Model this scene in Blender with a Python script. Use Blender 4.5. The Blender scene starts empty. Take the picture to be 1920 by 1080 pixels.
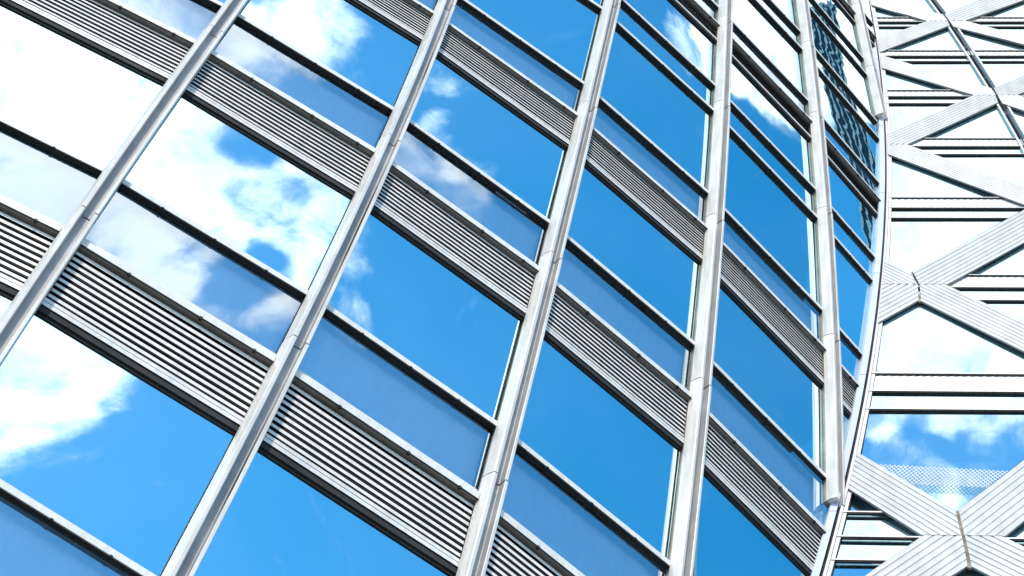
import bpy, bmesh, math, random
from mathutils import Vector, Matrix
random.seed(7)
GT = (.70, .95, 1.0); GT2 = (.80, .93, 1.0); WAVE = (.00002, .000008); YAW = -10
HRX, HRY, HRA, HRW = 91.2, -11.6, -16.6, 2.2
SUNAZ, SUNEL, SUNE, SUNANG = -106, 44, 3.3, 5
SKYS, SKYSAT, SKYVAL, SKYHUE = .12, 1.42, 1.95, .484
CLOUD, EXPO = 13.5, .38
# ------------------------------------------------------------------ scene basics
sc = bpy.context.scene
C = sc.collection
S = 0.6            # one design unit is 0.6 m
EYE = 1.6          # camera height, metres
def W(p): return (p[0]*S, p[1]*S, p[2]*S + EYE)
D2R = math.radians

def link(o, parent=None):
    C.objects.link(o)
    if parent is not None: o.parent = parent
    return o
def tag(o, label=None, cat=None, group=None, kind=None):
    if label: o['label'] = label
    if cat: o['category'] = cat
    if group: o['group'] = group
    if kind: o['kind'] = kind
    return o
def empty(name, label, cat, loc=(0, 0, 0)):
    o = bpy.data.objects.new(name, None); C.objects.link(o); o.location = loc
    o.empty_display_size = 0.5
    return tag(o, label, cat)

class MB:
    """collects faces (design units) and links them as one mesh"""
    def __init__(s): s.v = []; s.f = []; s.m = []
    def vert(s, p): s.v.append(W(p)); return len(s.v)-1
    def face(s, pts, m=0):
        i = len(s.v); s.v += [W(p) for p in pts]; s.f.append(tuple(range(i, i+len(pts)))); s.m.append(m)
    def hexa(s, a, b, mats=(0,)*6):
        """a, b: two quads (lists of 4 points) joined; mats: end a, end b, four sides"""
        i = len(s.v); s.v += [W(p) for p in a] + [W(p) for p in b]
        s.f += [(i+3, i+2, i+1, i), (i+4, i+5, i+6, i+7)]; s.m += [mats[0], mats[1]]
        for k in range(4):
            j = (k+1) % 4
            s.f.append((i+k, i+j, i+4+j, i+4+k)); s.m.append(mats[2+k])
    def loft(s, rings, m=0, caps=True, closed=True):
        n = len(rings[0]); i = len(s.v)
        for r in rings: s.v += [W(p) for p in r]
        for q in range(len(rings)-1):
            for k in range(n if closed else n-1):
                j = (k+1) % n
                s.f.append((i+q*n+k, i+q*n+j, i+(q+1)*n+j, i+(q+1)*n+k))
                s.m.append(m[k] if isinstance(m, (list, tuple)) else m)
        if caps:
            m0 = m[0] if isinstance(m, (list, tuple)) else m
            s.f.append(tuple(i+k for k in reversed(range(n)))); s.m.append(m0)
            s.f.append(tuple(i+(len(rings)-1)*n+k for k in range(n))); s.m.append(m0)
    def build(s, name, mats, parent=None, smooth=False, fix=True):
        me = bpy.data.meshes.new(name)
        if s.v:
            # recentre on the mesh so that the object sits where its shape is
            cx = sum(v[0] for v in s.v)/len(s.v); cy = sum(v[1] for v in s.v)/len(s.v); cz = min(v[2] for v in s.v)
        else: cx = cy = cz = 0
        off = Vector((cx, cy, cz))
        if parent is not None:
            base = Vector(parent.get('_o', (0, 0, 0)))
        else: base = Vector((0, 0, 0))
        me.from_pydata([tuple(Vector(v)-off) for v in s.v], [], s.f)
        if not isinstance(mats, (list, tuple)): mats = [mats]
        for m in mats: me.materials.append(m)
        for p, m in zip(me.polygons, s.m): p.material_index = m; p.use_smooth = smooth
        if fix:
            bm = bmesh.new(); bm.from_mesh(me)
            bmesh.ops.recalc_face_normals(bm, faces=bm.faces); bm.to_mesh(me); bm.free()
        me.update()
        o = bpy.data.objects.new(name, me); C.objects.link(o)
        if parent is not None:
            o.parent = parent
            o.location = off - WORLD.get(parent.name, Vector(parent.location))
        else: o.location = off
        WORLD[o.name] = off
        return o
WORLD = {}

# ------------------------------------------------------------------ materials
def new_mat(name):
    m = bpy.data.materials.new(name); m.use_nodes = True
    nt = m.node_tree
    for n in list(nt.nodes): nt.nodes.remove(n)
    return m, nt, nt.nodes.new('ShaderNodeOutputMaterial')
def N(nt, t, **k):
    n = nt.nodes.new(t)
    for a, v in k.items():
        if a.startswith('i_'): n.inputs[a[2:].replace('_', ' ')].default_value = v
        else: setattr(n, a, v)
    return n
def painted(name, col, rough=.35, dirt=.10, metal=0.0, scale=3.0, streak=True, bump=.0):
    m, nt, out = new_mat(name)
    b = N(nt, 'ShaderNodeBsdfPrincipled'); b.inputs['Metallic'].default_value = metal
    tc = N(nt, 'ShaderNodeTexCoord'); mp = N(nt, 'ShaderNodeMapping')
    mp.inputs['Scale'].default_value = (scale*6, scale*6, scale*.5) if streak else (scale,)*3
    n1 = N(nt, 'ShaderNodeTexNoise'); n1.inputs['Scale'].default_value = 1.0; n1.inputs['Detail'].default_value = 6
    nt.links.new(tc.outputs['Object'], mp.inputs['Vector']); nt.links.new(mp.outputs[0], n1.inputs['Vector'])
    n2 = N(nt, 'ShaderNodeTexNoise'); n2.inputs['Scale'].default_value = 2.2; n2.inputs['Detail'].default_value = 3
    nt.links.new(tc.outputs['Object'], n2.inputs['Vector'])
    mul = N(nt, 'ShaderNodeMath', operation='MULTIPLY'); nt.links.new(n1.outputs['Fac'], mul.inputs[0]); nt.links.new(n2.outputs['Fac'], mul.inputs[1])
    mr = N(nt, 'ShaderNodeMapRange'); mr.inputs['From Min'].default_value = .12; mr.inputs['From Max'].default_value = .42
    mr.inputs['To Min'].default_value = 1-dirt*1.6; mr.inputs['To Max'].default_value = 1.0
    nt.links.new(mul.outputs[0], mr.inputs['Value'])
    mx = N(nt, 'ShaderNodeVectorMath', operation='SCALE'); mx.inputs[0].default_value = col
    nt.links.new(mr.outputs[0], mx.inputs['Scale'])
    nt.links.new(mx.outputs[0], b.inputs['Base Color'])
    rr = N(nt, 'ShaderNodeMapRange'); rr.inputs['To Min'].default_value = rough*1.3; rr.inputs['To Max'].default_value = rough*.75
    nt.links.new(n2.outputs['Fac'], rr.inputs['Value']); nt.links.new(rr.outputs[0], b.inputs['Roughness'])
    if bump:
        bp = N(nt, 'ShaderNodeBump'); bp.inputs['Strength'].default_value = bump; bp.inputs['Distance'].default_value = .01
        nt.links.new(n2.outputs['Fac'], bp.inputs['Height']); nt.links.new(bp.outputs[0], b.inputs['Normal'])
    nt.links.new(b.outputs[0], out.inputs[0])
    return m
def glass(name, refl, tint, trans, wave=.0006, wscale=.8, yaw=0.0, rough=0.0, fine=0.0):
    """coated pane: mirror-like coating over a tinted see-through sheet, slightly wavy"""
    m, nt, out = new_mat(name)
    gl = N(nt, 'ShaderNodeBsdfGlossy'); gl.inputs['Color'].default_value = (*tint, 1); gl.inputs['Roughness'].default_value = rough
    tr = N(nt, 'ShaderNodeBsdfTransparent'); tr.inputs['Color'].default_value = (*trans, 1)
    mix = N(nt, 'ShaderNodeMixShader')
    fr = N(nt, 'ShaderNodeFresnel'); fr.inputs['IOR'].default_value = 1.5
    mr = N(nt, 'ShaderNodeMapRange'); mr.inputs['To Min'].default_value = refl; mr.inputs['To Max'].default_value = 1.0
    nt.links.new(fr.outputs[0], mr.inputs['Value']); nt.links.new(mr.outputs[0], mix.inputs['Fac'])
    tc = N(nt, 'ShaderNodeTexCoord')
    ns = N(nt, 'ShaderNodeTexNoise'); ns.inputs['Scale'].default_value = wscale; ns.inputs['Detail'].default_value = 1.5
    nt.links.new(tc.outputs['Object'], ns.inputs['Vector'])
    bp = N(nt, 'ShaderNodeBump'); bp.inputs['Strength'].default_value = 1; bp.inputs['Distance'].default_value = wave*100
    h = ns.outputs['Fac']
    if fine:
        wv = N(nt, 'ShaderNodeTexNoise'); wv.inputs['Scale'].default_value = fine; wv.inputs['Detail'].default_value = 1
        nt.links.new(tc.outputs['Object'], wv.inputs['Vector'])
        ml = N(nt, 'ShaderNodeMath', operation='MULTIPLY_ADD'); ml.inputs[1].default_value = .12
        nt.links.new(wv.outputs['Fac'], ml.inputs[0]); nt.links.new(ns.outputs['Fac'], ml.inputs[2]); h = ml.outputs[0]
    nt.links.new(h, bp.inputs['Height'])
    nrm = bp.outputs[0]
    if yaw:
        vr = N(nt, 'ShaderNodeVectorRotate', rotation_type='Z_AXIS'); vr.inputs['Angle'].default_value = D2R(yaw)
        nt.links.new(nrm, vr.inputs['Vector']); nrm = vr.outputs[0]
    nt.links.new(nrm, gl.inputs['Normal'])
    nt.links.new(tr.outputs[0], mix.inputs[1]); nt.links.new(gl.outputs[0], mix.inputs[2])
    nt.links.new(mix.outputs[0], out.inputs[0])
    return m
M = {}
M['white'] = painted('white_aluminium', (.74, .69, .63), .40, .16)
M['fin'] = painted('fin_aluminium', (.69, .635, .57), .36, .22, scale=2)
M['groove'] = painted('shaded_recess', (.47, .45, .44), .5, .25, scale=2)  # darker than the fin: the groove's shade is put into the colour
M['slat'] = painted('slat_aluminium', (.74, .68, .63), .42, .18)
M['post'] = painted('post_aluminium', (.50, .515, .60), .30, .06)
M['frame'] = painted('frame_aluminium', (.62, .56, .52), .35, .07)
M['strap'] = painted('strap_aluminium', (.50, .485, .455), .42, .18, scale=1.2)
M['dark'] = painted('black_gasket_and_shade', (.012, .011, .010), .8, .3)  # gaskets and joints, also painted shade beneath transoms and base rails
M['soffit'] = painted('shaded_underside', (.20, .175, .15), .5, .2)  # white paint as it looks in shade, coloured onto sill and transom undersides
M['olive'] = painted('olive_metal', (.30, .275, .22), .5, .3)
M['rust'] = painted('weathered_sealant', (.30, .23, .14), .7, .5, streak=False, scale=9)
M['void'] = painted('louvre_void_shade', (.012, .010, .010), .9, .2)
M['room'] = painted('room_dark', (.22, .24, .27), .8, .2)
M['ceil'] = painted('ceiling_panel', (.35, .36, .38), .8, .1)
M['backing'] = painted('spandrel_backing', (.78, .81, .92), .7, .08)
M['lamp'] = painted('fixture_metal', (.5, .5, .5), .4, .05)
M['mesh'] = painted('mesh_aluminium', (.70, .68, .66), .35, .1)
M['teal'] = painted('dark_teal_cladding', (.018, .036, .036), .5, .5)
M['stone'] = painted('stone_base', (.32, .31, .29), .6, .2, streak=False, scale=2)
M['glass'] = glass('vision_glass', .76, GT, (.55, .75, .80), WAVE[0], .7)
M['glass_s'] = glass('spandrel_glass', .38, GT2, (.86, .95, 1.0), WAVE[0], .7)
M['glass_w'] = glass('vision_glass_wavy', .86, GT, (.55, .75, .80), WAVE[1], 1.5, YAW)
M['glass_sw'] = glass('spandrel_glass_wavy', .8, GT2, (.75, .82, .9), WAVE[1], 1.5, YAW)
M['glass_r'] = glass('lattice_wing_glass', .80, GT, (.6, .75, .8), WAVE[0], .8)

# ------------------------------------------------------------------ geometry of the curved wing
FIN = {'A': ((-6.4245, 15.7385, .0305, .1154, .0699, .0893), 22.8, 32.0),
       'B': ((-2.9929, 16.8427, .0538, .0327, -.18, .0981), 19.6, 38.6),
       'C': ((.3166, 18.2376, -.0051, .0217, -.0411, .0032), 22.8, 40.2),
       'D': ((3.6122, 19.9332, -.021, -.001, -.0875, .0234), 26.9, 48.4),
       'E': ((6.8765, 22.0474, -.0201, -.0694, -.1403, -.0017), 33.8, 55.7)}
def fbase(k, z):
    if k == 'Z':
        a = fbase('A', z); return Vector((a.x-3.6*math.cos(D2R(12.5)), a.y-3.6*math.sin(D2R(12.5)), z))
    if k in 'FG':
        e = fbase('E', z); x = 8.93 - .095*(z-55) if k == 'F' else 11.4 - .16*(z-55)
        t = (x-e.x)/math.cos(D2R(34.5)); return Vector((x, e.y+t*math.sin(D2R(34.5)), z))
    c, lo, hi = FIN[k]; zc = min(max(z, lo), hi); t = (zc-30)/10; dt = (z-zc)/10
    return Vector((c[0]+c[2]*t+c[4]*t*t + dt*(c[2]+2*c[4]*t), c[1]+c[3]*t+c[5]*t*t + dt*(c[3]+2*c[5]*t), z))
ORDER = 'ZABCDEFG'
FW = .33
def facet(ci, z):
    a = fbase(ORDER[ci], z); b = fbase(ORDER[ci+1], z); d = b-a; L = d.length; d = d/L
    return a, d, Vector((d.y, -d.x, 0)), L
CX = (1.49509617e-03, -2.83223038e-01, 8.27139462e-01, 8.43737577)
CY = (4.49642982e-03, -7.17914181e-02, 8.16988852e-01, 2.32429528e+01)
def P(z):                                     # the curved corner line
    zz = max(z, 20); t = (zz-45)/10
    p = Vector((((CX[0]*t+CX[1])*t+CX[2])*t+CX[3], ((CY[0]*t+CY[1])*t+CY[2])*t+CY[3], z))
    if z < 20:
        k = (z-20)/10
        p.x += k*((3*CX[0]*t+2*CX[1])*t+CX[2]); p.y += k*((3*CY[0]*t+2*CY[1])*t+CY[2])
    return p
def span(ci, z):
    """start, end distance along the facet of column ci at height z, or None"""
    a, d, n, L = facet(ci, z); p = P(z); s = (p-a).dot(d)
    s0 = FW if not (ORDER[ci] == 'Z') else 0
    if ORDER[ci] == 'E' and z < 31.8: return None
    s1 = L
    if ci >= 2: s1 = min(L, s)
    if s1 - s0 < .03: return None
    return s0, s1
def pt(ci, s, z, n=0.0):
    a, d, nn, L = facet(ci, z); return a + d*s + nn*n

FLOORS = [('B0', 8.4), ('T0', 10.5), ('M0', 12.4), ('B1', 15.55), ('T1', 17.67), ('M1', 19.59), ('B2', 22.771), ('T2', 24.905), ('M2', 26.859),
          ('B3', 30.0), ('T3', 31.974), ('M3', 33.793), ('B4', 36.797), ('T4', 38.62), ('M4', 40.229), ('Q4', 44.544), ('P4', 46.005),
          ('B5', 48.439), ('T5', 49.878), ('M5', 51.097), ('Q5', 54.437), ('P5', 55.664), ('R5', 58.75), ('S5', 59.9),
          ('B6', 62.1), ('T6', 63.3), ('M6', 64.6), ('Q6', 67.6), ('P6', 68.7), ('B7', 71.0), ('T7', 72.2)]
LV = dict(FLOORS)
def tanphi(z): return z/(14.2+.147*z)       # how far a proud edge is seen above the wall behind it
def strip(mb, ci, z0, z1, n0, n1, mats=(0,)*6, s_in=0.0, s_out=0.0):
    zm = (z0+z1)/2; sp = span(ci, zm)
    if not sp: return False
    def q(end):
        r = []
        for z, n in ((z0, n0), (z0, n1), (z1, n1), (z1, n0)):
            s_ = span(ci, z) or sp
            s = (s_[0]+s_in) if end == 0 else (s_[1]-s_out)
            r.append(pt(ci, s, z, n))
        return r
    mb.hexa(q(0), q(1), mats); return True
# sides of hexa: k=0 -> bottom (z0,n0)-(z0,n1); k=1 -> front; k=2 -> top; k=3 -> back

tower = empty('curved_glass_tower', 'curved mirror-glass office wing with white vertical fins and grey louvre bands', 'building', W((1, 19, -2.66)))
lat = empty('lattice_tower', 'flatter office wing whose glass is crossed by white ribbed diagonal straps', 'building', W((11, 22, -2.66)))
WORLD[tower.name] = Vector(tower.location); WORLD[lat.name] = Vector(lat.location)

ZTOP = 74.0
def make_pane(ci, zlo, zhi, small):
    if zhi-zlo < .05: return
    NZ = max(2, int((zhi-zlo)/.6)); NX = 4
    zs = [zlo+(zhi-zlo)*k/NZ for k in range(NZ+1)]
    zs = [z for z in zs if span(ci, z)]
    if len(zs) < 2: return
    mb = MB(); idx = []; jt = [random.uniform(-.004, .004) for q in range(4)]
    for z in zs:
        s0, s1 = span(ci, z); row = []; tz = (z-zlo)/(zhi-zlo)
        for k in range(NX+1):
            tx = k/NX
            row.append(mb.vert(pt(ci, s0+(s1-s0)*tx, z, (jt[0]*(1-tx)+jt[1]*tx)*(1-tz)+(jt[2]*(1-tx)+jt[3]*tx)*tz)))
        idx.append(row)
    for a, b in zip(idx, idx[1:]):
        for k in range(NX):
            mb.f.append((a[k], a[k+1], b[k+1], b[k])); mb.m.append(0)
    wavy = ORDER[ci] in 'EF'
    mat = M['glass_sw' if wavy else 'glass_s'] if small else M['glass_w' if wavy else 'glass']
    o = mb.build('spandrel_window' if small else 'window', mat, tower, smooth=True, fix=False)
    if small:
        b = MB(); strip(b, ci, zlo+.02, zhi-.02, -.30, -.22)
        if b.f: b.build('backing_panel', M['backing'], o)
    return o

def make_transom(ci, zm):
    z1 = zm - .09*tanphi(zm); mb = MB()
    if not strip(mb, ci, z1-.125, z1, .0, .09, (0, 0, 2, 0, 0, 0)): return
    strip(mb, ci, z1-.145, z1-.127, .0, .07, (1,)*6)  # black strips stand in for the transom's shaded underside
    strip(mb, ci, z1-.16, z1-.147, .0, .03, (1,)*6)
    # a fine drip lip and drain holes on the underside
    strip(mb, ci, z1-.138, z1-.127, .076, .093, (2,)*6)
    sp = span(ci, zm)
    for k in (.22, .5, .78):
        s = sp[0]+(sp[1]-sp[0])*k; a = []
        for e in (-.02, .02):
            a.append([pt(ci, s+e, z, n) for z, n in ((z1-.146, .05), (z1-.146, .097), (z1-.116, .097), (z1-.116, .05))])
        mb.hexa(a[0], a[1], (1,)*6)
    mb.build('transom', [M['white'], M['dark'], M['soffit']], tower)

def make_louver(ci, zb, zt):
    H = zt-zb; k = H/2.0
    mb = MB()
    zs1 = zt - .155*tanphi(zt)                    # top of the sill nosing
    zs0 = zs1 - .15*k
    zfoot = zs0 - .02
    # dark box behind
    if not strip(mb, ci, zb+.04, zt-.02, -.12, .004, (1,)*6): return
    zc = zb + .14*k
    zc1 = zc + .19*k                             # plain panel
    n = 9; pitch = (zfoot-.03-zc1)/n
    for j in range(n):
        z0 = zc1 + pitch*(j+.40); z1 = zc1 + pitch*(j+1.0)
        # blade: front plate leaning out at the foot, with a folded lip
        jn = random.uniform(-.003, .003); z0 += random.uniform(-.003, .003); z1 += random.uniform(-.002, .002)
        def q(end, zz0=z0, zz1=z1, jn=jn):
            r = []
            for z, nn in ((zz0, .058+jn), (zz0, .066+jn), (zz1, .052+jn), (zz1, .044+jn)):
                s_ = span(ci, z) or span(ci, (zb+zt)/2) or (FW, FW+.1)
                r.append(pt(ci, s_[0]+.01 if end == 0 else s_[1]-.005, z, nn))
            return r
        if span(ci, (z0+z1)/2): mb.hexa(q(0), q(1), (0, 0, 1, 0, 0, 1))  # blade undersides and backs coloured black as the shade in the gaps
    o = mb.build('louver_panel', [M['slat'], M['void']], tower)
    b = MB()
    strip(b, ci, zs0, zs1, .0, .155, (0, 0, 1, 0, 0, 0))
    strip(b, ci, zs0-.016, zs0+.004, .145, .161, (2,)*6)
    strip(b, ci, zs1-.0, zt-.0, -.02, .03, (0,)*6)
    sp = span(ci, zs0)
    if sp:
        for kk in (.25, .62, .9):
            s = sp[0]+(sp[1]-sp[0])*kk; a = []
            for e in (-.022, .022):
                a.append([pt(ci, s+e, z, nn) for z, nn in ((zs0-.03, .115), (zs0-.03, .165), (zs0+.02, .165), (zs0+.02, .115))])
            b.hexa(a[0], a[1], (2,)*6)
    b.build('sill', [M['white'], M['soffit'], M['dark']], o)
    c = MB()
    strip(c, ci, zc+.028, zc1, .0, .075, (0, 0, 1, 0, 0, 0))
    strip(c, ci, zb+.05, zc+.026, .0, .055, (1,)*6)  # black strips painted as the shade below the rail
    strip(c, ci, zb, zb+.048, .0, .02, (1,)*6)
    strip(c, ci, zc+.11*k, zc+.117*k, .06, .0775, (1,)*6)
    c.build('base_rail', [M['slat'], M['dark']], o)

names = [n for n, z in FLOORS]
zl = [z for n, z in FLOORS]
def in_reach(ci, z0, z1):
    lo = {0: 12, 1: 12, 2: 15, 3: 17, 4: 24, 5: 28, 6: 50}[ci]; hi = {0: 46, 1: 50, 2: 54, 3: 60, 4: 69, 5: 74, 6: 74}[ci]
    return z1 > lo and z0 < hi
for ci in range(7):
    for i in range(len(FLOORS)-1):
        nm, z0 = FLOORS[i]; nm2, z1 = FLOORS[i+1]
        if not in_reach(ci, z0, z1): continue
        if nm[0] == 'B': make_louver(ci, z0, z1)
        else:
            small = (nm[0] == 'T') or (nm[0] in 'QR' and nm2[0] in 'PS' and False)
            lowz = z0 if nm[0] != 'T' else z0
            make_pane(ci, lowz-.25, z1, small)
        if nm[0] in 'MQPRS': make_transom(ci, z0)

# fins: a dark web against the wall and a channel-shaped cover in lengths
def dirs(k, z):
    i = ORDER.index(k); i0 = max(i-1, 0); i1 = min(i, 6)
    d = (facet(i0, z)[1]+facet(i1, z)[1]); d.normalize(); return d, Vector((d.y, -d.x, 0))
PROF = [(.0, .085), (.012, .17), (.055, .285), (.072, .30), (.118, .30), (.130, .288), (.140, .150), (.155, .138), (.255, .138), (.268, .150), (.272, .285), (.280, .292), (.322, .292), (.330, .284), (.330, .085)]
def fin_joints(k):
    z = []
    for a, b, f in (('T0', 'M0', .22), ('T1', 'M1', .22), ('T2', 'M2', .22), ('T3', 'M3', .22), ('T4', 'M4', .22), ('Q4', 'P4', .2), ('T5', 'M5', .22), ('Q5', 'P5', .2), ('R5', 'S5', .3), ('T6', 'M6', .3), ('Q6', 'P6', .3)):
        z.append(LV[a]+f*(LV[b]-LV[a])-.16)
    return z
FR = {'Z': (12, 46), 'A': (12, 50), 'B': (12, 54), 'C': (12, 60), 'D': (16.6, 69), 'E': (32.75, 74), 'F': (55.75, 74)}
for k in 'ZABCDEF':
    lo, hi = FR[k]
    def ring(z, prof, sc_=1.0):
        b = fbase(k, z); d, n = dirs(k, z)
        return [b + d*((u-.165)*sc_+.165) + n*(nn if nn < .1 else .085+(nn-.085)*sc_) for u, nn in prof]
    zz = [lo] + [j for j in fin_joints(k) if lo+.5 < j < hi-.5] + [hi]
    web = MB(); web.loft([ring(z, [(.03, -.03), (.03, .084), (.30, .084), (.30, -.03)]) for z in [lo+.05]+zz[1:]], 0)
    web.loft([ring(z, [(.02, .08), (.075, .272), (.108, .272), (.128, .120), (.28, .120), (.288, .266), (.312, .266), (.312, .08)]) for z in [lo+.05]+zz[1:-1]+[hi-.05]], 1)
    wo = web.build('fin', [M['olive'], M['dark']], tower)
    for a, b in zip(zz, zz[1:]):
        m = MB(); g = .045
        zs = [a+g*.5] + [a+(b-a)*q for q in (.25, .5, .75)] + [b-g*.5]
        sc_ = [1.0, 1.01, 1.02, 1.03, 1.045]
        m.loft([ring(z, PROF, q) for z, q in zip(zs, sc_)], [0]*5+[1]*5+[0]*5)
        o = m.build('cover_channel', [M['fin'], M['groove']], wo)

# curved corner post, in lengths
def hdir(z):
    a = D2R(-18.4+1.4*min(max((z-30)/30, -.5), 1.3)); return Vector((math.cos(a), math.sin(a), 0))
def mdir(z): h = hdir(z); return Vector((h.y, -h.x, 0))
def R(z): return P(z) + hdir(z)*.18
post = MB()
PJ = [12, 20, 26.5, 32.45, 38.8, 44.6, 50.0, 55.2, 61.0, 67, 74]
def postring(z, g=0):
    nb = Vector((.14, -.99, 0)); p = P(z); r = R(z)
    return [p-nb*.1, p+nb*.13, p+nb*.135+(r-p)*.03, r+nb*.135-(r-p)*.22, r+nb*.12-(r-p)*.20, r-nb*.1-(r-p)*.20]
core = MB(); core.loft([[P(z)+Vector((0, .2, 0))+(R(z)-P(z))*.1, P(z)+Vector((0, -.08, 0))+(R(z)-P(z))*.1, R(z)+Vector((0, -.02, 0))+hdir(z)*.03, R(z)+Vector((0, .2, 0))+hdir(z)*.03] for z in [12+k*1.0 for k in range(63)]], 0)
po = core.build('corner_post', M['dark'], tower)
for a, b in zip(PJ, PJ[1:]):
    m = MB(); nn = max(2, int((b-a)/.9)); m.loft([postring(a+.012+(b-a-.024)*k/nn) for k in range(nn+1)], 0)
    m.build('post_cover', M['post'], po)

# ------------------------------------------------------------------ lattice wing
def Q(s, z, n=0.0): return R(z) + hdir(z)*s + mdir(z)*n
SMAX = 5.6
TR = [(25.6, 24.55, 23.5), (32.65, 31.66, 30.75), (39.13, 38.22, 37.32), (44.78, 44.02, 43.25), (49.975, 49.25, 48.54), (54.49, 53.86, 53.24), (58.56, 58.02, 57.42),
      (62.2, 61.69, 61.19), (65.45, 65.02, 64.54), (68.4, 68.0, 67.6), (71.2, 70.85, 70.5)]
def seam_s(z):
    pts = [(40, 5.55), (53.936, 3.904), (57.464, 3.469), (58.58, 3.337), (64.591, 2.56), (67.212, 2.172), (74, 1.15)]
    for (z0, s0), (z1, s1) in zip(pts, pts[1:]):
        if z <= z1: return s0+(s1-s0)*(z-z0)/(z1-z0)
    return 1.15
def rpane(s0f, s1f, z0, z1, name, mat):
    """one flat sheet of glass between two transoms, each hung at its own slight tilt"""
    lo = -.10 if abs(z0-32.65) < .1 and z1 > 34 else 0.0; hi = -.03 if z0 < 32.6 else 0.0
    h = hdir((z0+z1)/2); m_ = Vector((h.y, -h.x, 0)); j0, j1, j2 = [random.uniform(-.003, .003) for q in range(3)]
    def c(s, z, n): return R(z)+h*s+m_*n
    a0, a1, b0, b1 = s0f(z0), s0f(z1), s1f(z0), s1f(z1)
    b0 = max(b0, a0+.02); b1 = max(b1, a1+.02)
    p = [c(a0, z0, lo+j0), c(b0, z0, lo+j1), c(b1, z1, hi+j1+j2-j0), c(a1, z1, hi+j2)]
    # bring the fourth corner into the plane of the other three
    nn = (p[1]-p[0]).cross(p[3]-p[0]); k = (p[2]-p[0]).dot(nn)/m_.dot(nn); p[2] = p[2]-m_*k
    mb = MB(); mb.face(p)
    return mb.build(name, mat, lat, fix=False)
def rstrip(mb, s0, s1, z0, z1, n0, n1, mats=(0,)*6):
    mb.hexa([Q(s0, z, n) for z, n in ((z0, n0), (z0, n1), (z1, n1), (z1, n0))], [Q(s1, z, n) for z, n in ((z0, n0), (z0, n1), (z1, n1), (z1, n0))], mats)
def rtrans(z, s0, s1, th=.035, n=.06):
    z1 = z - n*z/24*.9; mb = MB()
    rstrip(mb, s0, s1, z1-th, z1, 0, n, (0, 0, 1, 0, 0, 0))
    rstrip(mb, s0, s1, z1-th-.035, z1-th-.002, 0, n*.72, (1,)*6)
    mb.build('transom', [M['white'], M['dark']], lat)
for i, (a, b, c) in enumerate(TR):
    nxt = TR[i+1][2] if i+1 < len(TR) else 74
    has_seam = a > 41
    L0 = lambda z: .10
    if has_seam:
        for s0, s1 in ((L0, lambda z: min(seam_s(z)-.05, SMAX)), (lambda z: min(seam_s(z)+.05, SMAX-.05), lambda z: SMAX)):
            rpane(s0, s1, a, nxt, 'window', M['glass_r']); rpane(s0, s1, c, b, 'window', M['glass_r'])
    else:
        rpane(L0, lambda z: SMAX, a, nxt, 'window', M['glass_r']); rpane(L0, lambda z: SMAX, c, b, 'window', M['glass_r'])
    for z in (a, b, c):
        if has_seam and seam_s(z) < SMAX-.2:
            rtrans(z, .13, seam_s(z)-.14); rtrans(z, seam_s(z)+.14, SMAX)
        else: rtrans(z, .13, SMAX, .05, .065)
    # embossed spandrel sheet between the two upper transoms
    if abs(a-32.65) < .1: rpane(L0, lambda z: SMAX, b, a, 'window', M['glass_r']); continue
    sp = MB(); cell = .085; z0 = b; z1 = a-.12
    nx = int((SMAX-.21)/cell); nz = max(3, int((z1-z0)/.045)); grid = []
    for r in range(nz+1):
        z = z0+(z1-z0)*r/nz; row = []
        for q in range(nx+1):
            s = .21+(SMAX-.21)*q/nx
            n = .012 + (.011 if (q+r) % 2 == 0 else 0.0)
            row.append(sp.vert(Q(s, z, n)))
        grid.append(row)
    for A, B in zip(grid, grid[1:]):
        for q in range(nx): sp.f.append((A[q], A[q+1], B[q+1], B[q])); sp.m.append(0)
    sp.build('spandrel_sheet', M['mesh'], lat)

# border frame next to the corner post
zs = [12+k*.8 for k in range(78)]
for s0, s1, n0, n1 in ((.07, .125, 0, .07), (.133, .205, 0, .05)):
    m = MB(); m.loft([[Q(s0, z, n0), Q(s0, z, n1), Q(s1, z, n1), Q(s1, z, n0)] for z in zs], 0); m.build('edge_frame', M['frame'], lat)
m = MB(); m.loft([[Q(.0, z, -.3), Q(.0, z, .0), Q(.215, z, .03), Q(.215, z, -.3)] for z in zs], 0); m.build('frame_gasket', M['dark'], lat)

# expanded-metal strip lying over the lower window, behind the straps
m = MB(); pitch = .088; rows = 10
for r in range(rows):
    for q in range(int(4.6/pitch)):
        s = .35+q*pitch + (pitch/2 if r % 2 else 0)
        zt_ = 34.71-.097*s; zb_ = 33.90-.073*s
        f0 = r/rows; f1 = (r+1)/rows
        zc_ = zb_+(zt_-zb_)*(f0+f1)/2; hh = (zt_-zb_)/rows*.62; w = pitch*.53; t = .0145
        # hexagonal strand: two sloping bars forming a chevron
        for (sa, za, sb, zb2) in ((s-w, zc_-hh, s, zc_+hh), (s, zc_+hh, s+w, zc_-hh)):
            m.hexa([Q(sa, za-t, .012), Q(sa, za-t, .022), Q(sa, za+t, .028), Q(sa, za+t, .018)], [Q(sb, zb2-t, .012), Q(sb, zb2-t, .022), Q(sb, zb2+t, .028), Q(sb, zb2+t, .018)])
m.build('mesh_screen', M['mesh'], lat)

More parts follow.
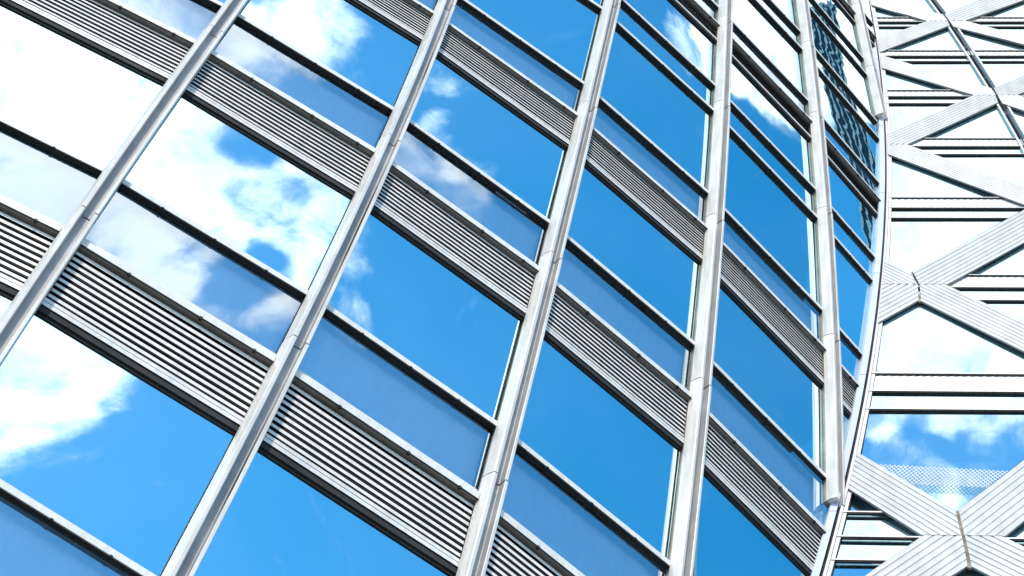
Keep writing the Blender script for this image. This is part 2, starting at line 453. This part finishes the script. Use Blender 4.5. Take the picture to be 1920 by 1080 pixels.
# straps
def clip(poly, a, b, c):     # keep a*s+b*z+c >= 0
    out = []
    for i in range(len(poly)):
        p, q = poly[i], poly[(i+1) % len(poly)]; dp = a*p[0]+b*p[1]+c; dq = a*q[0]+b*q[1]+c
        if dp >= 0: out.append(p)
        if (dp >= 0) != (dq >= 0):
            t = dp/(dp-dq); out.append((p[0]+(q[0]-p[0])*t, p[1]+(q[1]-p[1])*t))
    return out
def strap(poly, d, name='lattice_strap', ribs=8, lab=None):
    dl = math.hypot(*d); d = (d[0]/dl, d[1]/dl); v = (-d[1], d[0])
    if v[1] < 0: v = (-v[0], -v[1])
    N0 = .095; mb = MB(); hgt = .012; poly = [(p[0], p[1]+(.2-N0)*p[1]/24) for p in poly]
    vs = [p[0]*v[0]+p[1]*v[1] for p in poly]; v0, v1 = min(vs), max(vs)
    wd = (v1-v0)
    # profile across the strap
    pr = [(0, N0-.01)]
    for k in range(ribs):
        b = k/ribs; w = 1/ribs
        pr += [(b+w*.04, N0+hgt*.35), (b+w*.52, N0+hgt*1.3), (b+w*.80, N0+hgt), (b+w*.84, N0-hgt*1.0), (b+w*.97, N0-hgt*1.0)]
    pr += [(1, N0-.01)]
    zmin = min(p[1] for p in poly); zmax = max(p[1] for p in poly)
    for (f0, n0), (f1, n1) in zip(pr, pr[1:]):
        a0 = v0+wd*f0; a1 = v0+wd*f1
        if a1-a0 < 1e-5: continue
        pl = clip(clip(poly, v[0], v[1], -a0), -v[0], -v[1], a1)
        if len(pl) < 3: continue
        zz = math.floor(zmin)
        while zz < zmax:
            p2 = clip(clip(pl, 0, 1, -zz), 0, -1, zz+1.0)
            if len(p2) >= 3:
                mb.face([Q(s, z, n0+(n1-n0)*((s*v[0]+z*v[1])-a0)/(a1-a0)) for s, z in p2], 0)
            zz += 1.0
    # rim and back sheet
    P_ = poly; NB = .05
    for i in range(len(P_)):
        p, q = P_[i], P_[(i+1) % len(P_)]
        mb.face([Q(*p, NB), Q(*q, NB), Q(*q, N0-.012), Q(*p, N0-.012)], 1)
    zz = math.floor(zmin)
    while zz < zmax:
        p2 = clip(clip(P_, 0, 1, -zz), 0, -1, zz+1.0)
        if len(p2) >= 3: mb.face([Q(s, z, NB) for s, z in p2], 1)
        zz += 1.0
    o = mb.build(name, [M['strap'], M['under']], lat, fix=False)
    return o
M['under'] = painted('strap_rim', (.30, .30, .31), .5, .15)
def ext(p, sl, s): return (s, p[1]+sl*(s-p[0]))
XS = 5.5
ST = [([(.1, 66.98), (2.38, 65.15), (2.48, 64.515), (1.818, 64.515), (.1, 66.09)], (1, -.80)),
 ([(.1, 62.74), (1.818, 64.495), (2.48, 64.495), (2.51, 64.03), (.1, 61.49)], (1, 1.03)),
 ([(2.55, 64.495), (3.08, 64.495), ext((3.046, 64.557), -.943, XS), ext((2.5, 64.025), -.853, XS), (2.58, 63.97)], (1, -.9)),
 ([(2.44, 65.17), ext((2.394, 65.15), 1.119, XS), ext((3.093, 64.515), 1.0, XS), (3.08, 64.515), (2.53, 64.515)], (1, 1.06)),
 ([(.1, 61.24), (3.30, 58.15), (3.36, 57.59), (2.736, 57.59), (.1, 60.03)], (1, -.95)),
 ([(.1, 54.43), (2.736, 57.57), (3.37, 57.57), (3.41, 56.93), (.659, 53.52), (.1, 53.52)], (1, 1.21)),
 ([(3.45, 57.57), (4.011, 57.57), ext((4.011, 57.57), -.93, XS), ext((3.419, 56.934), -1.02, XS), (3.48, 56.87)], (1, -.98)),
 ([(3.38, 58.18), ext((3.324, 58.138), 1.165, XS), ext((4.01, 57.60), 1.12, XS), (4.0, 57.59), (3.43, 57.59)], (1, 1.14)),
 ([(.1, 53.50), (.659, 53.50), ext((.659, 53.50), -1.059, XS), ext((.06, 52.796), -1.058, XS), (.1, 52.75)], (1, -1.058)),
 ([(.79, 44.575), ext((.778, 44.558), 1.449, XS), ext((1.638, 43.77), 1.422, XS), (1.638, 43.77), (.985, 43.77)], (1, 1.44)),
 ([(.1, 45.31), (.735, 44.555), (.925, 43.77), (.1, 43.77)], (1, -1.2)),
 ([(.99, 43.75), (1.638, 43.75), ext((1.638, 43.75), -1.225, XS), ext((1.024, 42.80), -1.205, XS), (1.04, 42.78)], (1, -1.21)),
 ([(.1, 43.75), (.94, 43.75), (.985, 42.81), (.1, 41.49)], (1, 1.47)),
 ([(.13, 34.93), (2.22, 32.48), (2.40, 31.435), (1.683, 31.435), (.13, 33.30)], (1, -1.19)),
 ([(2.47, 31.415), (3.19, 31.415), ext((3.19, 31.415), -.99, XS), ext((2.66, 30.26), -.97, XS), (2.66, 30.26)], (1, -.98)),
 ([(.13, 28.55), (1.684, 31.415), (2.41, 31.415), (2.59, 30.28), (.13, 26.6)], (1, 1.7)),
 ([(2.28, 32.50), ext((2.25, 32.465), 1.84, XS), ext((3.19, 31.435), 1.96, XS), (3.19, 31.435), (2.455, 31.435)], (1, 1.9))]
for poly, d in ST: strap(poly, d)
# weathered joints down the nodes
for p, q in (((.745, 44.56), (1.012, 42.80)), ((2.25, 32.47), (2.625, 30.25))):
    m = MB(); m.hexa([Q(p[0]+e, p[1]+.085*p[1]/24, n) for e, n in ((-.035, .09), (.045, .09), (.045, .04), (-.035, .04))], [Q(q[0]+e, q[1]+.085*q[1]/24, n) for e, n in ((-.035, .09), (.045, .09), (.045, .04), (-.035, .04))])
    m.build('expansion_joint', M['rust'], lat)
# leaning joint with a pair of mullions
zs = [40.2+k*.9 for k in range(38)]
m = MB(); m.loft([[Q(seam_s(z)-.035, z, .09), Q(seam_s(z)-.035, z, .12), Q(seam_s(z)+.0, z, .12), Q(seam_s(z)+.0, z, .09)] for z in zs], 0)
m.build('movement_joint', M['dark'], lat)
for e in (-.16, .11):
    m = MB(); m.loft([[Q(seam_s(z)+e, z, .0), Q(seam_s(z)+e, z, .085), Q(seam_s(z)+e+.06, z, .085), Q(seam_s(z)+e+.06, z, .0)] for z in zs], 0)
    m.build('mullion', M['frame'], lat)

# ------------------------------------------------------------------ what stands behind the glass and below
def back_pt(ci, s, z, n): return pt(ci, s, z, n)
core = MB()
for ci in range(0, 6):
    zs = [12+k*2.0 for k in range(32)]; rows = []
    for z in zs:
        sp = span(ci, z) or ((0, .05) if ORDER[ci] != 'E' else None)
        if not sp: continue
        rows.append((pt(ci, 0, z, -2.2), pt(ci, max(sp[1], .1), z, -2.2)))
    for a, b in zip(rows, rows[1:]): core.face([a[0], a[1], b[1], b[0]])
for z0, z1 in zip([12+k*2.0 for k in range(31)], [14+k*2.0 for k in range(31)]):
    core.face([Q(-.0, z0, -1.6), Q(SMAX, z0, -1.6), Q(SMAX, z1, -1.6), Q(-.0, z1, -1.6)])
core.build('inner_wall', M['room'], tower, fix=False)
for nm in ('B1', 'B2', 'B3', 'B4', 'B5', 'B6', 'B7'):
    z = LV[nm]; m = MB()
    for ci in range(0, 6):
        sp = span(ci, z)
        if sp: m.hexa([pt(ci, 0, zz, n) for zz, n in ((z+.1, -.14), (z+.1, -2.15), (z+1.0, -2.15), (z+1.0, -.14))], [pt(ci, sp[1], zz, n) for zz, n in ((z+.1, -.14), (z+.1, -2.15), (z+1.0, -2.15), (z+1.0, -.14))])
    m.build('floor_slab', M['ceil'], tower)
# thin blind cords hanging just inside some panes
for ci, fr, za, zb in ((2, .42, 'M2', 'B3'), (2, .80, 'M2', 'B3'), (3, .22, 'M2', 'B3'), (3, .52, 'M2', 'B3'), (3, .84, 'M2', 'B3'), (3, .9, 'Q4', 'P4')):
    m = MB(); sp = span(ci, LV[za]+1); s_ = sp[0]+(sp[1]-sp[0])*fr; t = .006
    m.hexa([pt(ci, s_+e, LV[za]+.3, n) for e, n in ((-t, -.05), (t, -.05), (t, -.062), (-t, -.062))], [pt(ci, s_+e, LV[zb]-.2, n) for e, n in ((-t, -.05), (t, -.05), (t, -.062), (-t, -.062))])
    m.build('blind_cord', M['backing'], tower)
m = MB(); z_ = LV['M3']
m.hexa([pt(2, s_, zz, n) for s_, zz, n in ((2.45, z_-.2, -.04), (2.45, z_-.2, -.10), (2.45, z_+.22, -.10), (2.45, z_+.22, -.04))], [pt(2, s_, zz, n) for s_, zz, n in ((3.15, z_-.2, -.04), (3.15, z_-.2, -.10), (3.15, z_+.22, -.10), (3.15, z_+.22, -.04))])
m.build('sill_upstand', M['backing'], tower)
# stone base under both wings, sides and roofs
z0, z1 = -2.66, 12.0
foot = [fbase('Z', z1), fbase('A', z1), fbase('B', z1), P(z1), R(z1)+hdir(z1)*SMAX]
foot = [Vector((p.x, p.y, 0)) for p in foot]
bk = [foot[-1]+Vector((2, 14, 0)), foot[0]+Vector((-2, 16, 0))]
ring = foot+bk
m = MB(); m.loft([[Vector((p.x, p.y, z0)) for p in ring], [Vector((p.x, p.y, z1-.3)) for p in ring]], 0); m.build('stone_base', M['stone'], tower)
# far side walls of the blocks
m = MB()
zs = [11.7+k*2.6 for k in range(25)]
m.loft([[Q(SMAX, z, 0), Q(SMAX, z, .25), Q(SMAX+.3, z, .25), Q(SMAX+.3, z, -12)] for z in zs], 0, caps=True); m.build('end_wall', M['white'], lat)
m = MB(); m.loft([[pt(0, 0, z, .05), pt(0, 0, z, -12), pt(0, -.3, z, -12), pt(0, -.3, z, .05)] for z in zs], 0); m.build('end_wall', M['white'], tower)
m = MB(); zt_ = 74.0
m.face([pt(0, 0, zt_, 0), fbase('A', zt_), fbase('B', zt_), fbase('C', zt_), fbase('D', zt_), P(zt_), Q(SMAX, zt_, 0), Q(SMAX, zt_, -12), pt(0, 0, zt_, -12)])
m.build('roof', M['stone'], tower, fix=False)

# ------------------------------------------------------------------ neighbouring high-rise, out of the frame, mirrored in the panes beside the post
hr = empty('high_rise', 'dark high-rise with white mullions, mirrored as wavy stripes beside the corner post', 'building', (HRX, HRY, 0))
WORLD[hr.name] = Vector(hr.location)
def hbox(mb, x0, x1, y0, y1, z0, z1):
    a = D2R(HRA)
    def t(x, y, z): return ((HRX+x*math.cos(a)-y*math.sin(a))/S, (HRY+x*math.sin(a)+y*math.cos(a))/S, (z-EYE)/S)
    mb.hexa([t(x0, y0, z0), t(x1, y0, z0), t(x1, y1, z0), t(x0, y1, z0)], [t(x0, y0, z1), t(x1, y0, z1), t(x1, y1, z1), t(x0, y1, z1)])
m = MB(); hbox(m, -6, 6, -HRW, HRW, 0, 290); m.build('wall', M['teal'], hr)
k = -HRW
while k <= HRW+.01:
    m = MB(); hbox(m, -6.5, -6.0, k-.12, k+.12, 0, 291); k += random.choice((.55, .7, .85)); m.build('mullion', M['white'], hr)
m = MB(); hbox(m, -5.5, 5.5, -HRW+.4, HRW-.4, 290, 293); m.build('roof_plant', M['ceil'], hr)

# ------------------------------------------------------------------ ground
m = MB(); m.face([(-900, -900, -2.667), (900, -900, -2.667), (900, 900, -2.667), (-900, 900, -2.667)])
g = m.build('ground', painted('plaza_paving', (.34, .33, .31), .7, .2, streak=False, scale=.6), None, fix=False); tag(g, kind='structure')

# ------------------------------------------------------------------ camera
f, pit, rol = 3845.634512, 1.03869897, .27312735
fw = Vector((0, math.cos(pit), math.sin(pit))); r = Vector((1, 0, 0)); u = r.cross(fw)
r2 = r*math.cos(rol)+u*math.sin(rol); u2 = -r*math.sin(rol)+u*math.cos(rol)
cam = bpy.data.cameras.new('camera'); co = bpy.data.objects.new('camera', cam); C.objects.link(co)
cam.sensor_fit = 'HORIZONTAL'; cam.sensor_width = 36; cam.lens = 36*f/1920; cam.clip_end = 3000; cam.clip_start = .1
mw = Matrix((r2, u2, -fw)).transposed().to_4x4(); mw.translation = Vector((0, 0, EYE)); co.matrix_world = mw
sc.camera = co

# ------------------------------------------------------------------ sky with clouds, and sun
SUN_AZ, SUN_EL = D2R(SUNAZ), D2R(SUNEL)      # azimuth measured from +x towards +y
w = bpy.data.worlds.new('World'); sc.world = w; w.use_nodes = True
nt = w.node_tree
for n in list(nt.nodes): nt.nodes.remove(n)
out = nt.nodes.new('ShaderNodeOutputWorld')
bg = nt.nodes.new('ShaderNodeBackground'); bg.inputs['Strength'].default_value = SKYS
sky = nt.nodes.new('ShaderNodeTexSky'); sky.sky_type = 'NISHITA'; sky.sun_disc = False
sky.sun_elevation = SUN_EL; sky.sun_rotation = math.pi/2-SUN_AZ; sky.ozone_density = 2.5; sky.dust_density = .3; sky.air_density = 1.0
hs = N(nt, 'ShaderNodeHueSaturation'); hs.inputs['Saturation'].default_value = SKYSAT; hs.inputs['Value'].default_value = SKYVAL; hs.inputs['Hue'].default_value = SKYHUE
nt.links.new(sky.outputs[0], hs.inputs['Color'])
tc = N(nt, 'ShaderNodeTexCoord'); d = tc.outputs['Generated']
def mth(op, a, b=None, c=None):
    n = N(nt, 'ShaderNodeMath', operation=op)
    for i, x in enumerate((a, b, c)):
        if x is None: continue
        if hasattr(x, 'links'): nt.links.new(x, n.inputs[i])
        else: n.inputs[i].default_value = x
    return n.outputs[0]
# warp direction a little so that blob edges are ragged
wn = N(nt, 'ShaderNodeTexNoise'); wn.inputs['Scale'].default_value = 26; wn.inputs['Detail'].default_value = 5; nt.links.new(d, wn.inputs['Vector'])
sub = N(nt, 'ShaderNodeVectorMath', operation='SUBTRACT'); sub.inputs[1].default_value = (.5, .5, .5); nt.links.new(wn.outputs['Color'], sub.inputs[0])
scl = N(nt, 'ShaderNodeVectorMath', operation='SCALE'); scl.inputs['Scale'].default_value = .035; nt.links.new(sub.outputs[0], scl.inputs[0])
add = N(nt, 'ShaderNodeVectorMath', operation='ADD'); nt.links.new(d, add.inputs[0]); nt.links.new(scl.outputs[0], add.inputs[1])
nrm = N(nt, 'ShaderNodeVectorMath', operation='NORMALIZE'); nt.links.new(add.outputs[0], nrm.inputs[0]); dd = nrm.outputs[0]
cov = None; neg = None
BLOBS=[ (-0.0278, -0.5115, 0.8588, 0.99404, 1.5),(0.0016, -0.5724, 0.82, 0.99654, 1.5),(0.0354, -0.6113, 0.7906, 0.99865, 1.3),(0.0234, -0.5985, 0.8008, 0.99951, 1.0),(0.1429, -0.4803, 0.8654, 0.99878, 1.3),(0.2081, -0.4642, 0.8609, 0.99934, 1.1),(0.1682, -0.5207, 0.837, 0.99924, 1.2),(0.2138, -0.5062, 0.8355, 0.99924, 0.9),(0.2464, -0.4987, 0.831, 0.99973, 0.9),(0.1174, -0.4712, 0.8742, 0.99951, 0.7),(0.1645, -0.461, 0.872, 0.99988, -1.0),(0.1939, -0.4759, 0.8579, 0.99988, -0.6),(0.2173, -0.4882, 0.8453, 0.99992, -0.4),(0.2219, -0.5069, 0.833, 0.99983, -1.1),(0.1971, -0.5096, 0.8375, 0.99992, -0.5),(0.1468, -0.4551, 0.8782, 0.99995, -0.5),(0.1493, -0.4688, 0.8706, 0.99983, 0.6),(0.1438, -0.5014, 0.8532, 0.99951, 0.8),(0.2103, -0.5817, 0.7858, 0.99943, 1.4),(0.237, -0.599, 0.7649, 0.99973, 0.9),(0.2421, -0.5788, 0.7787, 0.99988, 0.7),(0.2515, -0.5924, 0.7654, 0.99988, 0.6),(0.2641, -0.6031, 0.7527, 0.99988, 0.5),(0.1239, -0.3947, 0.9104, 0.99951, 1.1),(0.126, -0.4214, 0.8981, 0.99959, 0.5),(0.1562, -0.3969, 0.9045, 0.99983, 0.3),(0.0786, -0.4392, 0.8949, 0.99959, 0.6),(0.1043, -0.4251, 0.8991, 0.99978, 0.7),(0.3015, -0.4229, 0.8545, 0.99973, 0.9),(0.3318, -0.4405, 0.8342, 0.99988, 0.6),(0.2767, -0.3558, 0.8927, 0.99978, 0.75),(0.3087, -0.3466, 0.8858, 0.99978, 0.7),(0.2693, -0.3368, 0.9022, 0.99993, 0.55),(0.2419, -0.3248, 0.9143, 0.99992, 0.6),(0.3327, -0.1312, 0.9339, 0.99988, 0.8),(0.3196, -0.103, 0.9419, 0.99988, 0.8),(0.331, -0.0566, 0.9419, 0.99902, 1.6),(0.3599, -0.0337, 0.9324, 0.99959, 1.5),(0.3547, -0.0522, 0.9335, 0.99959, 1.4),(0.3257, -0.0426, 0.9445, 0.99865, 1.3),(0.3849, -0.0501, 0.9216, 0.99992, 0.4),(0.3482, -0.0647, 0.9352, 0.99973, 1.6),(0.3656, -0.0499, 0.9294, 0.99973, 1.6),(0.3392, -0.0204, 0.9405, 0.99959, 1.6),(0.3111, -0.0307, 0.9499, 0.99924, 1.6),(0.3838, -0.0427, 0.9224, 0.99995, 0.8),(0.3362, -0.093, 0.9372, 0.99992, 1.5),(0.3235, -0.0805, 0.9428, 0.99992, 1.5),(0.3125, -0.0701, 0.9473, 0.99988, 1.5),(0.3194, -0.0897, 0.9434, 0.99993, 1.3),(0.3506, -0.111, 0.9299, 0.99988, 1.6),(0.3335, -0.1075, 0.9366, 0.99988, 1.5),(0.3141, -0.0956, 0.9446, 0.99983, 1.5),(0.3529, -0.0911, 0.9312, 0.99992, 1.4),(0.3622, -0.1216, 0.9241, 0.99996, 0.7),(-0.0477, -0.2785, 0.9592, 0.99959, 1.6),(-0.0254, -0.2853, 0.9581, 0.99959, 1.6),(0.0031, -0.2961, 0.9552, 0.99951, 1.6),(-0.0523, -0.2835, 0.9575, 0.99951, 1.6),(-0.0284, -0.2897, 0.9567, 0.99951, 1.6),(-0.0025, -0.2981, 0.9545, 0.99943, 1.6),(-0.0604, -0.2971, 0.9529, 0.99973, 1.6),(-0.0365, -0.3043, 0.9519, 0.99973, 1.5),(-0.0173, -0.3249, 0.9456, 0.99983, 0.9),(-0.0574, -0.2878, 0.956, 0.99973, 1.6),(-0.0122, -0.2878, 0.9576, 0.99951, 1.6),(-0.0904, -0.3267, 0.9408, 0.99992, 0.9),(-0.0925, -0.3411, 0.9355, 0.99995, 0.5),(-0.0653, -0.3307, 0.9415, 0.9999, 0.7),(-0.0522, -0.3384, 0.9395, 0.99988, 0.75),(-0.0393, -0.3386, 0.9401, 0.99992, 0.6),(-0.0286, -0.3454, 0.938, 0.9999, 0.6),(-0.0766, -0.3644, 0.9281, 0.99988, 1.0),(-0.0576, -0.37, 0.9272, 0.99988, 0.8),(-0.0426, -0.3561, 0.9335, 0.99996, 0.35),(-0.0709, -0.2604, 0.9629, 0.99988, 1.1),(-0.075, -0.2625, 0.962, 0.99983, 1.2) ]
for x, y, z, c, a in BLOBS:
    dp = N(nt, 'ShaderNodeVectorMath', operation='DOT_PRODUCT'); dp.inputs[1].default_value = (x, y, z); nt.links.new(dd, dp.inputs[0])
    mr = N(nt, 'ShaderNodeMapRange', interpolation_type='SMOOTHSTEP')
    c2 = 1-(1-c)*1.75
    mr.inputs['From Min'].default_value = c2; mr.inputs['From Max'].default_value = 1.0-(1-c)*.02; mr.inputs['To Min'].default_value = 0; mr.inputs['To Max'].default_value = a
    nt.links.new(dp.outputs['Value'], mr.inputs['Value'])
    if a > 0: cov = mr.outputs[0] if cov is None else mth('ADD', cov, mr.outputs[0])
    else: neg = mr.outputs[0] if neg is None else mth('ADD', neg, mr.outputs[0])
fb = N(nt, 'ShaderNodeTexNoise'); fb.inputs['Scale'].default_value = 40; fb.inputs['Detail'].default_value = 9; fb.inputs['Roughness'].default_value = .62; fb.inputs['Distortion'].default_value = .35
nt.links.new(d, fb.inputs['Vector'])
lf = N(nt, 'ShaderNodeTexNoise'); lf.inputs['Scale'].default_value = 11; lf.inputs['Detail'].default_value = 4; nt.links.new(d, lf.inputs['Vector'])
e = mth('MULTIPLY_ADD', mth('SUBTRACT', fb.outputs['Fac'], .5), 2.3, mth('ADD', mth('MINIMUM', cov, 1.5), neg))
mk = N(nt, 'ShaderNodeMapRange', interpolation_type='SMOOTHSTEP'); mk.inputs['From Min'].default_value = .22; mk.inputs['From Max'].default_value = 1.6
nt.links.new(e, mk.inputs['Value'])
mkp = mth('MULTIPLY_ADD', mth('POWER', mk.outputs[0], 1.35), .97, mth('MULTIPLY', lf.outputs['Fac'], .035))
# cloud brightness: bright tops, greyer bases
cb = N(nt, 'ShaderNodeMapRange'); cb.inputs['From Min'].default_value = .35; cb.inputs['From Max'].default_value = .62; cb.inputs['To Min'].default_value = CLOUD*.8; cb.inputs['To Max'].default_value = CLOUD*1.12
nt.links.new(lf.outputs['Fac'], cb.inputs['Value'])
cc = N(nt, 'ShaderNodeVectorMath', operation='SCALE'); cc.inputs[0].default_value = (1.0, .985, .98); nt.links.new(cb.outputs[0], cc.inputs['Scale'])
mx = N(nt, 'ShaderNodeMix', data_type='RGBA'); nt.links.new(mkp, mx.inputs['Factor']); nt.links.new(hs.outputs[0], mx.inputs[6]); nt.links.new(cc.outputs[0], mx.inputs[7])
nt.links.new(mx.outputs[2], bg.inputs['Color']); nt.links.new(bg.outputs[0], out.inputs[0])
sun = bpy.data.lights.new('sun', 'SUN'); sun.energy = SUNE; sun.angle = D2R(SUNANG); sun.color = (1, .92, .82)
so = bpy.data.objects.new('sun', sun); C.objects.link(so)
sd = Vector((math.cos(SUN_EL)*math.cos(SUN_AZ), math.cos(SUN_EL)*math.sin(SUN_AZ), math.sin(SUN_EL)))
so.rotation_euler = sd.to_track_quat('Z', 'Y').to_euler(); so.location = sd*120
sc.view_settings.view_transform = 'Standard'; sc.view_settings.look = 'None'; sc.view_settings.gamma = 1; sc.view_settings.exposure = EXPO
sc.cycles.max_bounces = 10; sc.cycles.glossy_bounces = 6; sc.cycles.transparent_max_bounces = 10; sc.cycles.diffuse_bounces = 4
sc.cycles.sample_clamp_indirect = 6
